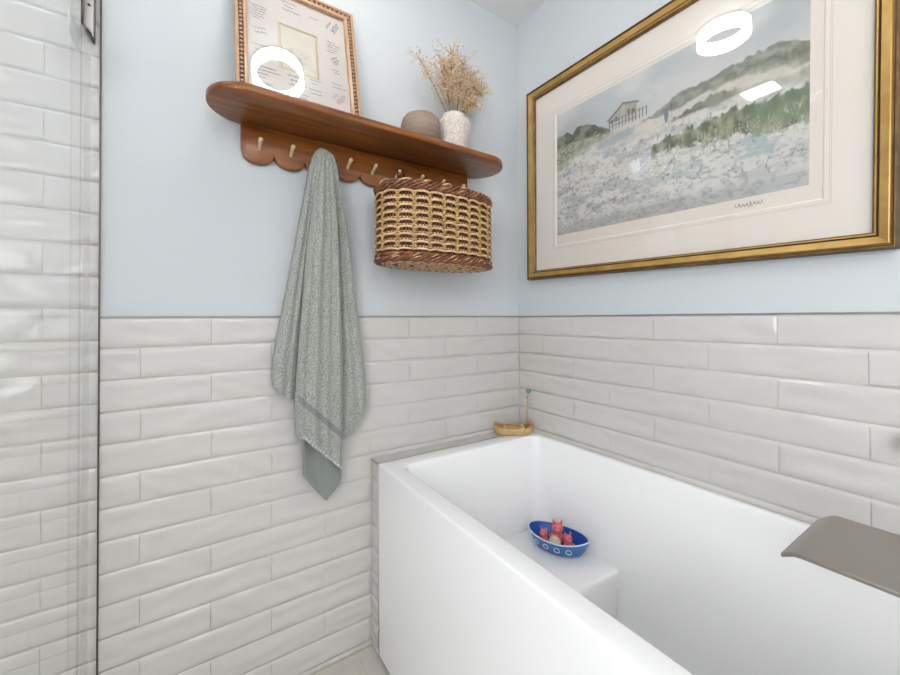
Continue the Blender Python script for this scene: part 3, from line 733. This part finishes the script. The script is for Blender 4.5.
# folded corner hanging below the hem
tp = MB(); NU_, NV_ = 18, 60
F = np.zeros((NU_, NV_, 3)); Bk = F.copy()
bt = lambda u: np.interp(u, [0, .25, .58, .8, 1], [.632, .588, .538, .566, .596])
for i in range(NU_):
    u = i / (NU_ - 1)
    for j in range(NV_):
        z = .90 + (bt(u) - .90) * j / (NV_ - 1); x = np.interp(u, [0, 1], [-.903, -.786]) 
        y = .040 + .008 * math.sin(u * 9 + z * 12) + .0008 * nz(x * 200, z * 200, 3) + .012 * math.exp(-((u - .55) / .10) ** 2)
        F[i, j] = (x, -y, z); Bk[i, j] = (x, -y + .007, z)
tp.grid(np.concatenate([F, Bk[::-1]], 0), closeu=True)
tp.grid(np.stack([F[:, -1], Bk[:, -1]], 1)); tp.grid(np.stack([F[:, 0], Bk[:, 0]], 1))
tp.build('turned_corner', 'terryband', twl, smooth='all')
# woven band and stitched hem lying on the centre fold
def on_center(u, z):
    nv = FC.shape[1]; i = min(FC.shape[0] - 1, max(0, int(round(u * (FC.shape[0] - 1))))); col = FC[i]
    j = np.argmin(abs(col[:, 2] - z)); return col[j]
bd = MB(); G = []
for u in np.linspace(.04, .97, 44):
    row = []
    for s_ in np.linspace(0, 1, 6):
        z = np.interp(u, [0, 1], [.878, .738]) - .021 * s_; p = on_center(u, z); row.append((p[0], p[1] - .0016, z))
    G.append(row)
bd.grid(np.array(G)); bd.build('woven_band', 'terryband', twl, smooth='all')
hm = MB()
for q in range(15):
    u = .12 + q * .061; z = float(bC(u)) + .007; p = on_center(u, z)
    hm.box((p[0] - .0026, p[1] - .0022, z - .0035), (p[0] + .0026, p[1] + .001, z + .0035))
hm.build('hem_stitching', 'stitch', twl, bevel=.0008)

# ------------------------------------------------------------------ wicker basket
bk = thing('wicker_basket', 'oval wicker basket with brown braided rims hanging from the pegs', 'basket', (-.494, -.129, 1.259))
HW, HD, BHt = .200, .099, .243
def perim(n, off=0.0, power=2.4):
    """points round a rounded D plan; returns pts and normals"""
    th = np.linspace(0, 2 * PI, 1600, endpoint=False); c, s_ = np.cos(th), np.sin(th)
    x = (HW) * np.sign(c) * abs(c) ** (2 / power); y = (HD) * np.sign(s_) * abs(s_) ** (2 / power)
    P = np.stack([x, y], 1); d = np.linalg.norm(np.roll(P, -1, 0) - P, axis=1); cum = np.concatenate([[0], np.cumsum(d)]); Lt = cum[-1]
    t = np.arange(n) / n * Lt; xx = np.interp(t, cum, np.append(P[:, 0], P[0, 0])); yy = np.interp(t, cum, np.append(P[:, 1], P[0, 1]))
    Q = np.stack([xx, yy], 1); tg = np.roll(Q, -1, 0) - np.roll(Q, 1, 0); tg /= np.linalg.norm(tg, axis=1)[:, None]
    N = np.stack([tg[:, 1], -tg[:, 0]], 1); return Q + N * off, N
def flare(z): return 1 + .018 * (z / BHt) 
NC = 21; NP = NC * 16
Q, N = perim(NP)
core = MB()
zs = np.linspace(.008, BHt - .004, 10)
core.grid(np.array([[(*(Q[i] - N[i] * .004), z) for i in range(0, NP, 2)] for z in zs]), closev=True)
core.grid(np.array([[(*(Q[i] - N[i] * .010), z) for i in range(0, NP, 2)] for z in zs]), closev=True)
cb = core.build('woven_wall', 'core', bk, smooth='all')
NR = 9; zlo, zhi = .036, BHt - .034
can = MB(); sub = can; knots = can; stk = can
ph = np.arange(NP) / NP * NC
for r_ in range(NR):
    z = zlo + (zhi - zlo) * r_ / (NR - 1)
    dent = np.abs(np.sin(PI * ph))                      # 0 at columns, 1 between
    off = .0015 + .0060 * dent ** .6; zz = z + .0028 * dent ** .5 + np.array([.0012 * nz(i * .15, r_ * 3.1) for i in range(NP)])
    pts_ = np.stack([Q[:, 0] + N[:, 0] * off, Q[:, 1] + N[:, 1] * off, zz], 1); can.tube(pts_, .0038, 6, closed=True)
    if r_ < NR - 1:
        z2 = z + (zhi - zlo) / (NR - 1) * .5
        pts_ = np.stack([Q[:, 0] + N[:, 0] * (-.0005), Q[:, 1] + N[:, 1] * (-.0005), np.full(NP, z2)], 1); sub.tube(pts_, .0026, 5, closed=True, mi=0)
    for c in range(NC):
        i = c * 16; cx, cy = Q[i]; nxv, nyv = N[i]; tx, ty = -nyv, nxv
        dzr = (zhi - zlo) / (NR - 1)
        for sg in (-1, 1):
            pp = []
            for t in np.linspace(-1, 1, 6):
                w_ = sg * .0070 * t; o_ = .0080 - .0035 * t * t + (.001 if sg > 0 else 0)
                pp.append((cx + tx * w_ + nxv * o_, cy + ty * w_ + nyv * o_, z + dzr * .5 + t * dzr * .46 * 1.0))
            if r_ < NR - 1: knots.tube(pp, .0026, 5, mi=1)
for c in range(NC):
    for q in (-.2, 0, .2):
        i = int((c + .5 + q) * 16) % NP; cx, cy = Q[i]; nxv, nyv = N[i]
        stk.tube([(cx + nxv * .0012, cy + nyv * .0012, .02), (cx + nxv * .0012, cy + nyv * .0012, BHt - .02)], .0022, 5, mi=2)
can.build('cane_weave', ['cane', 'olive', 'brown'], cb, smooth='all')
def rope(mb, z0, off, amp, rad, turns, phase, mi=0, elong=1.0):
    nn = 720; Qr, Nr = perim(nn, off); t = np.arange(nn) / nn * 2 * PI * turns + phase
    pts_ = np.stack([Qr[:, 0] + Nr[:, 0] * amp * np.cos(t), Qr[:, 1] + Nr[:, 1] * amp * np.cos(t), z0 + amp * elong * np.sin(t)], 1)
    mb.tube(pts_, rad, 6, closed=True, mi=mi)
tr = MB()
for zc, ofs in ((BHt - .004, .003), (BHt - .019, .005), (BHt - .012, .007)):
    for q in range(3): rope(tr, zc, ofs, .0046, .0037, 15 + int(zc * 1000) % 3, q * 2 * PI / 3 + zc * 90, mi=0)
rope(tr, BHt - .001, .003, .0056, .0020, 15, 1.2, mi=1); rope(tr, BHt - .014, .006, .0054, .0019, 16, 3.9, mi=1); rope(tr, BHt - .001, .003, .0056, .0016, 15, 1.8, mi=1)
tr.build('top_rim', ['brown', 'cane'], bk, smooth='all')
tr = MB()
for zc, ofs in ((.022, .004), (.009, .006)):
    for q in range(3): rope(tr, zc, ofs, .0048, .0037, 16 + int(zc * 1000) % 3, q * 2 * PI / 3 + zc * 70, mi=0)
rope(tr, .010, .007, .0055, .0019, 16, .4, mi=1); rope(tr, .021, .005, .0055, .0017, 17, 2.4, mi=1)
tr.build('bottom_rim', ['brown', 'cane'], bk, smooth='all')
bs = MB(); base = []
Qb, Nb = perim(220)
for k in range(15):
    f_ = 1 - k / 15; t = np.arange(220) / 220 * 2 * PI * 30
    bs.tube(np.stack([Qb[:, 0] * f_, Qb[:, 1] * f_, .0035 + .0016 * np.sin(t + (k % 2) * PI)], 1), .0034, 5, closed=True, mi=0 if k % 4 else 1)
bs.slab([(q[0] * .98, q[1] * .98) for q in Qb[::4]], .0055, .0075, 2)
bs.build('base', ['cane', 'brown', 'core'], bk, smooth='all')
# dark strap looped over two pegs
st = MB(); P = []
for t in np.linspace(0, 1, 25):
    a = PI * t; P.append((-.591 + .045 * (1 - math.cos(a)) , -.050 - .006 * math.sin(a), 1.585 + .010 * math.sin(a) - .0 * t))
pl = [(-.598, -.0700, 1.508), (-.600, -.058, 1.545), (-.599, -.052, 1.575), (-.5945, -.051, 1.5955), (-.588, -.051, 1.5985), (-.581, -.052, 1.593), (-.577, -.056, 1.57), (-.575, -.0700, 1.508)]
st.tube([(x + .494, y + .129, z - 1.259) for x, y, z in pl], .0024, 6); st.build('hanging_cord', 'black', bk, smooth='all')

# ------------------------------------------------------------------ wooden toy boat in the corner
tb = thing('wooden_toy_boat', 'small wooden toy boat with a mast in the tiled corner', 'toy boat', (-.0945, -.068, .6240), (0, 0, -YAW))
tb.scale = (1.07, 1.12, 1.12)
def hullw(t, W): return W * (max(0, 1 - abs(t) ** 3.0)) ** .55
m = MB(); LV = []
hl, hw = .074, .026
for z, f_, g in ((.001, .86, .84), (.010, .95, .95), (.022, 1.0, 1.0), (.0235, .99, .98), (.022, .93, .88), (.010, .88, .82), (.009, .5, .4)):
    L_ = []
    for side_ in (1, -1):
        for t in np.linspace(1, -1, 17) if side_ == 1 else np.linspace(-1, 1, 17)[1:-1]:
            sheer = .006 * abs(t) ** 2.2 if z > .015 else 0
            L_.append((t * hl * f_, side_ * hullw(t, hw) * g, z + sheer))
    LV.append(L_)
m.grid(np.array(LV), closev=True); n = len(LV[0]); m.f.append(tuple(range(n))); m.mi.append(0); m.f.append(tuple(m.n - n + i for i in range(n))); m.mi.append(0)
m.build('hull', 'toywood', tb, smooth=True)
MB().tube([(-.066, .013, .031), (-.03, .0235, .027), (0, .026, .0255), (.03, .0235, .027), (.066, .010, .030)], .0042, 8).build('rail', 'toydark', tb, smooth='all')
for sx, yy in ((-.067, .013), (.064, .011)): MB().ball((sx, yy, .033), (.009, .008, .008), 14).build('knob', 'toydark', tb, smooth='all')
for sx in (-.035, .030):
    m = MB(); m.prism([(sx - .016, .0095), (sx + .016, .0095), (sx + .007, .029), (sx - .002, .034), (sx - .009, .024)], -.016, .012); m.build('bench', 'toywood', tb, bevel=.002)
m = MB(); m.tube([(.047, .006, .010), (.050, .006, .07), (.055, .006, .148)], [.0034, .0028, .0025], 10); ms = m.build('mast', 'toywood', tb, smooth='all')
MB().tube([(.046, .0055, .127), (.054, .0055, .131)], .0022, 8).build('mast_pin', 'toydark', ms, smooth='all')
MB().ball((.0555, .006, .152), .0085, 16).build('mast_ball', 'teal', tb, smooth='all')

# ------------------------------------------------------------------ blue toy boat with bath toys
SEAT = .3008
ang = math.atan2(-.205, .078)
bb = thing('blue_toy_boat', 'blue plastic toy boat with white porthole rings on the tub seat', 'toy boat', (-.126, -.318, SEAT), (0, 0, ang))
hl, hw = .106, .067
def bhull(t, W, p=2.2): return W * max(0, 1 - abs(t) ** p) ** (.52 if t < 0 else .70)
def blevel(z, fl_, fw, dz=0):
    L_ = []
    for side_ in (1, -1):
        rng_ = np.sin(np.linspace(PI / 2, -PI / 2, 25)) if side_ == 1 else np.sin(np.linspace(-PI / 2, PI / 2, 25))[1:-1]
        for t in rng_: L_.append((t * hl * fl_, side_ * bhull(t, hw) * fw, z + dz * (abs(t) ** 2)))
    return L_
m = MB(); LV = [blevel(.0, .72, .62), blevel(.002, .75, .68), blevel(.02, .86, .84), blevel(.046, 1.0, 1.0, .007)]
m.grid(np.array(LV), 0, closev=True); n = len(LV[0]); m.f.append(tuple(range(n))); m.mi.append(0)
LV = [blevel(.046, 1.0, 1.0, .007), blevel(.0462, .965, .94, .007)]; m.grid(np.array(LV), 0, closev=True)
LV = [blevel(.0462, .965, .94, .007), blevel(.02, .83, .78), blevel(.006, .70, .6)]; m.grid(np.array(LV), 1, closev=True); m.f.append(tuple(m.n - n + i for i in range(n))); m.mi.append(1)
hull = m.build('hull', ['blue', 'bluein'], bb, smooth=True)
rimp = blevel(.0470, .985, .97, .007); MB().tube(rimp, .0024, 6, closed=True).build('rim', 'rimwhite', bb, smooth='all')
for side_ in (1, -1):
    for t in (-.60, -.22, .18, .56):
        z = .0255; f_ = .86 + (z - .02) / .026 * .14; fw = .84 + (z - .02) / .026 * .16
        P0 = np.array([t * hl * f_, side_ * bhull(t, hw) * fw, z]); P1 = np.array([(t + .05) * hl * f_, side_ * bhull(t + .05, hw) * fw, z]); 
        tg = P1 - P0; tg /= np.linalg.norm(tg); upz = np.array([0, side_ * .35, 1.0]); upz /= np.linalg.norm(upz); nn_ = np.cross(tg, upz) * -side_ * -1
        nn_ = np.cross(tg, upz); nn_ *= np.sign(nn_[1]) * side_
        c = [P0 + nn_ * .0012 + .0088 * (math.cos(a) * tg + math.sin(a) * upz) for a in np.linspace(0, 2 * PI, 25)[:-1]]
        MB().tube(c, .0013, 6, closed=True).build('porthole_ring', 'rimwhite', hull, smooth='all')
ca, sa = math.cos(ang), math.sin(ang)
def bl2w(x, y, z): return (-.126 + x * ca - y * sa, -.318 + x * sa + y * ca, SEAT + z)
def toy_figure(name, label, loc_, s_, rz, tilt=0):
    t = thing(name, label, 'bath toy', loc_, (tilt, 0, rz), group='pink bath toys in the blue boat')
    m = MB(); m.lathe([(0, 0), (.012 * s_, .001 * s_), (.0185 * s_, .010 * s_), (.0185 * s_, .022 * s_), (.0150 * s_, .031 * s_), (.0140 * s_, .035 * s_), (.0165 * s_, .041 * s_), (.0170 * s_, .049 * s_), (.0125 * s_, .058 * s_), (0, .061 * s_)], 20, sy=.92)
    b = m.build('figure_body', 'pink', t, smooth='all')
    MB().ball((0, -.0165 * s_, .046 * s_), (.0085 * s_, .007 * s_, .006 * s_), 14).build('snout', 'pink', b, smooth='all')
    for sx in (-1, 1):
        MB().tube([(sx * .008 * s_, 0, .056 * s_), (sx * .012 * s_, 0, .065 * s_), (sx * .0125 * s_, 0, .073 * s_)], [.0042 * s_, .0040 * s_, .0012 * s_], 8).build('ear', 'pink', t, smooth='all')
        MB().ball((sx * .006 * s_, -.0145 * s_, .053 * s_), .0015 * s_, 8).build('eye', 'eye', t, smooth='all')
        MB().tube([(sx * .014 * s_, -.004 * s_, .027 * s_), (sx * .024 * s_, -.010 * s_, .022 * s_)], [.0048 * s_, .0036 * s_], 8).build('arm', 'pink', t, smooth='all')
    return t
back_dir = math.atan2(CAM.y - -.3, CAM.x - -.13) + PI / 2
toy_figure('pink_bath_toy', 'tallest pink bath toy standing at the back of the blue boat', bl2w(-.008, .018, .0065), 1.12, back_dir)
toy_figure('pink_bath_toy', 'small pink bath toy leaning at the left end of the blue boat', bl2w(-.046, -.014, .0065), .78, back_dir - .4)
toy_figure('pink_bath_toy', 'small pink bath toy at the pointed right end of the blue boat', bl2w(.036, -.004, .0065), .84, back_dir + .5)
tsh = thing('shell_toy', 'cream round shell shaped bath toy in front of the pink toys', 'bath toy', bl2w(-.004, -.020, .027), (math.radians(58), 0, back_dir))
m = MB(); m.lathe([(0, .0), (.012, 0), (.0175, .003), (.0185, .006), (.0165, .008), (.013, .0085), (.008, .011), (0, .012)], 28); m.build('shell_body', 'shell', tsh, smooth='all')
m = MB(); m.tube([(.0185 * math.cos(a), .0185 * math.sin(a), .006) for a in np.linspace(0, 2 * PI, 30)[:-1]], .0022, 6, closed=True); m.build('shell_edge', 'tanrub', tsh, smooth='all')
for i, (x, y, lb) in enumerate(((-.024, -.024, 'tan bath toy lying low at the near left side of the blue boat'), (.022, -.024, 'red bath toy lying low at the near right side of the blue boat'))):
    t = MB(); t.lathe([(0, 0), (.009, .001), (.0125, .008), (.0115, .014), (.006, .019), (0, .020)], 16)
    t.ball((.010, 0, .016), (.006, .005, .005), 10)
    o = t.build('animal_bath_toy', 'tanrub' if i == 0 else 'red', smooth='all'); o.location = bl2w(x, y, .0065); o.rotation_euler = (0, 0, i * 2.0); tag(o, lb, 'bath toy')
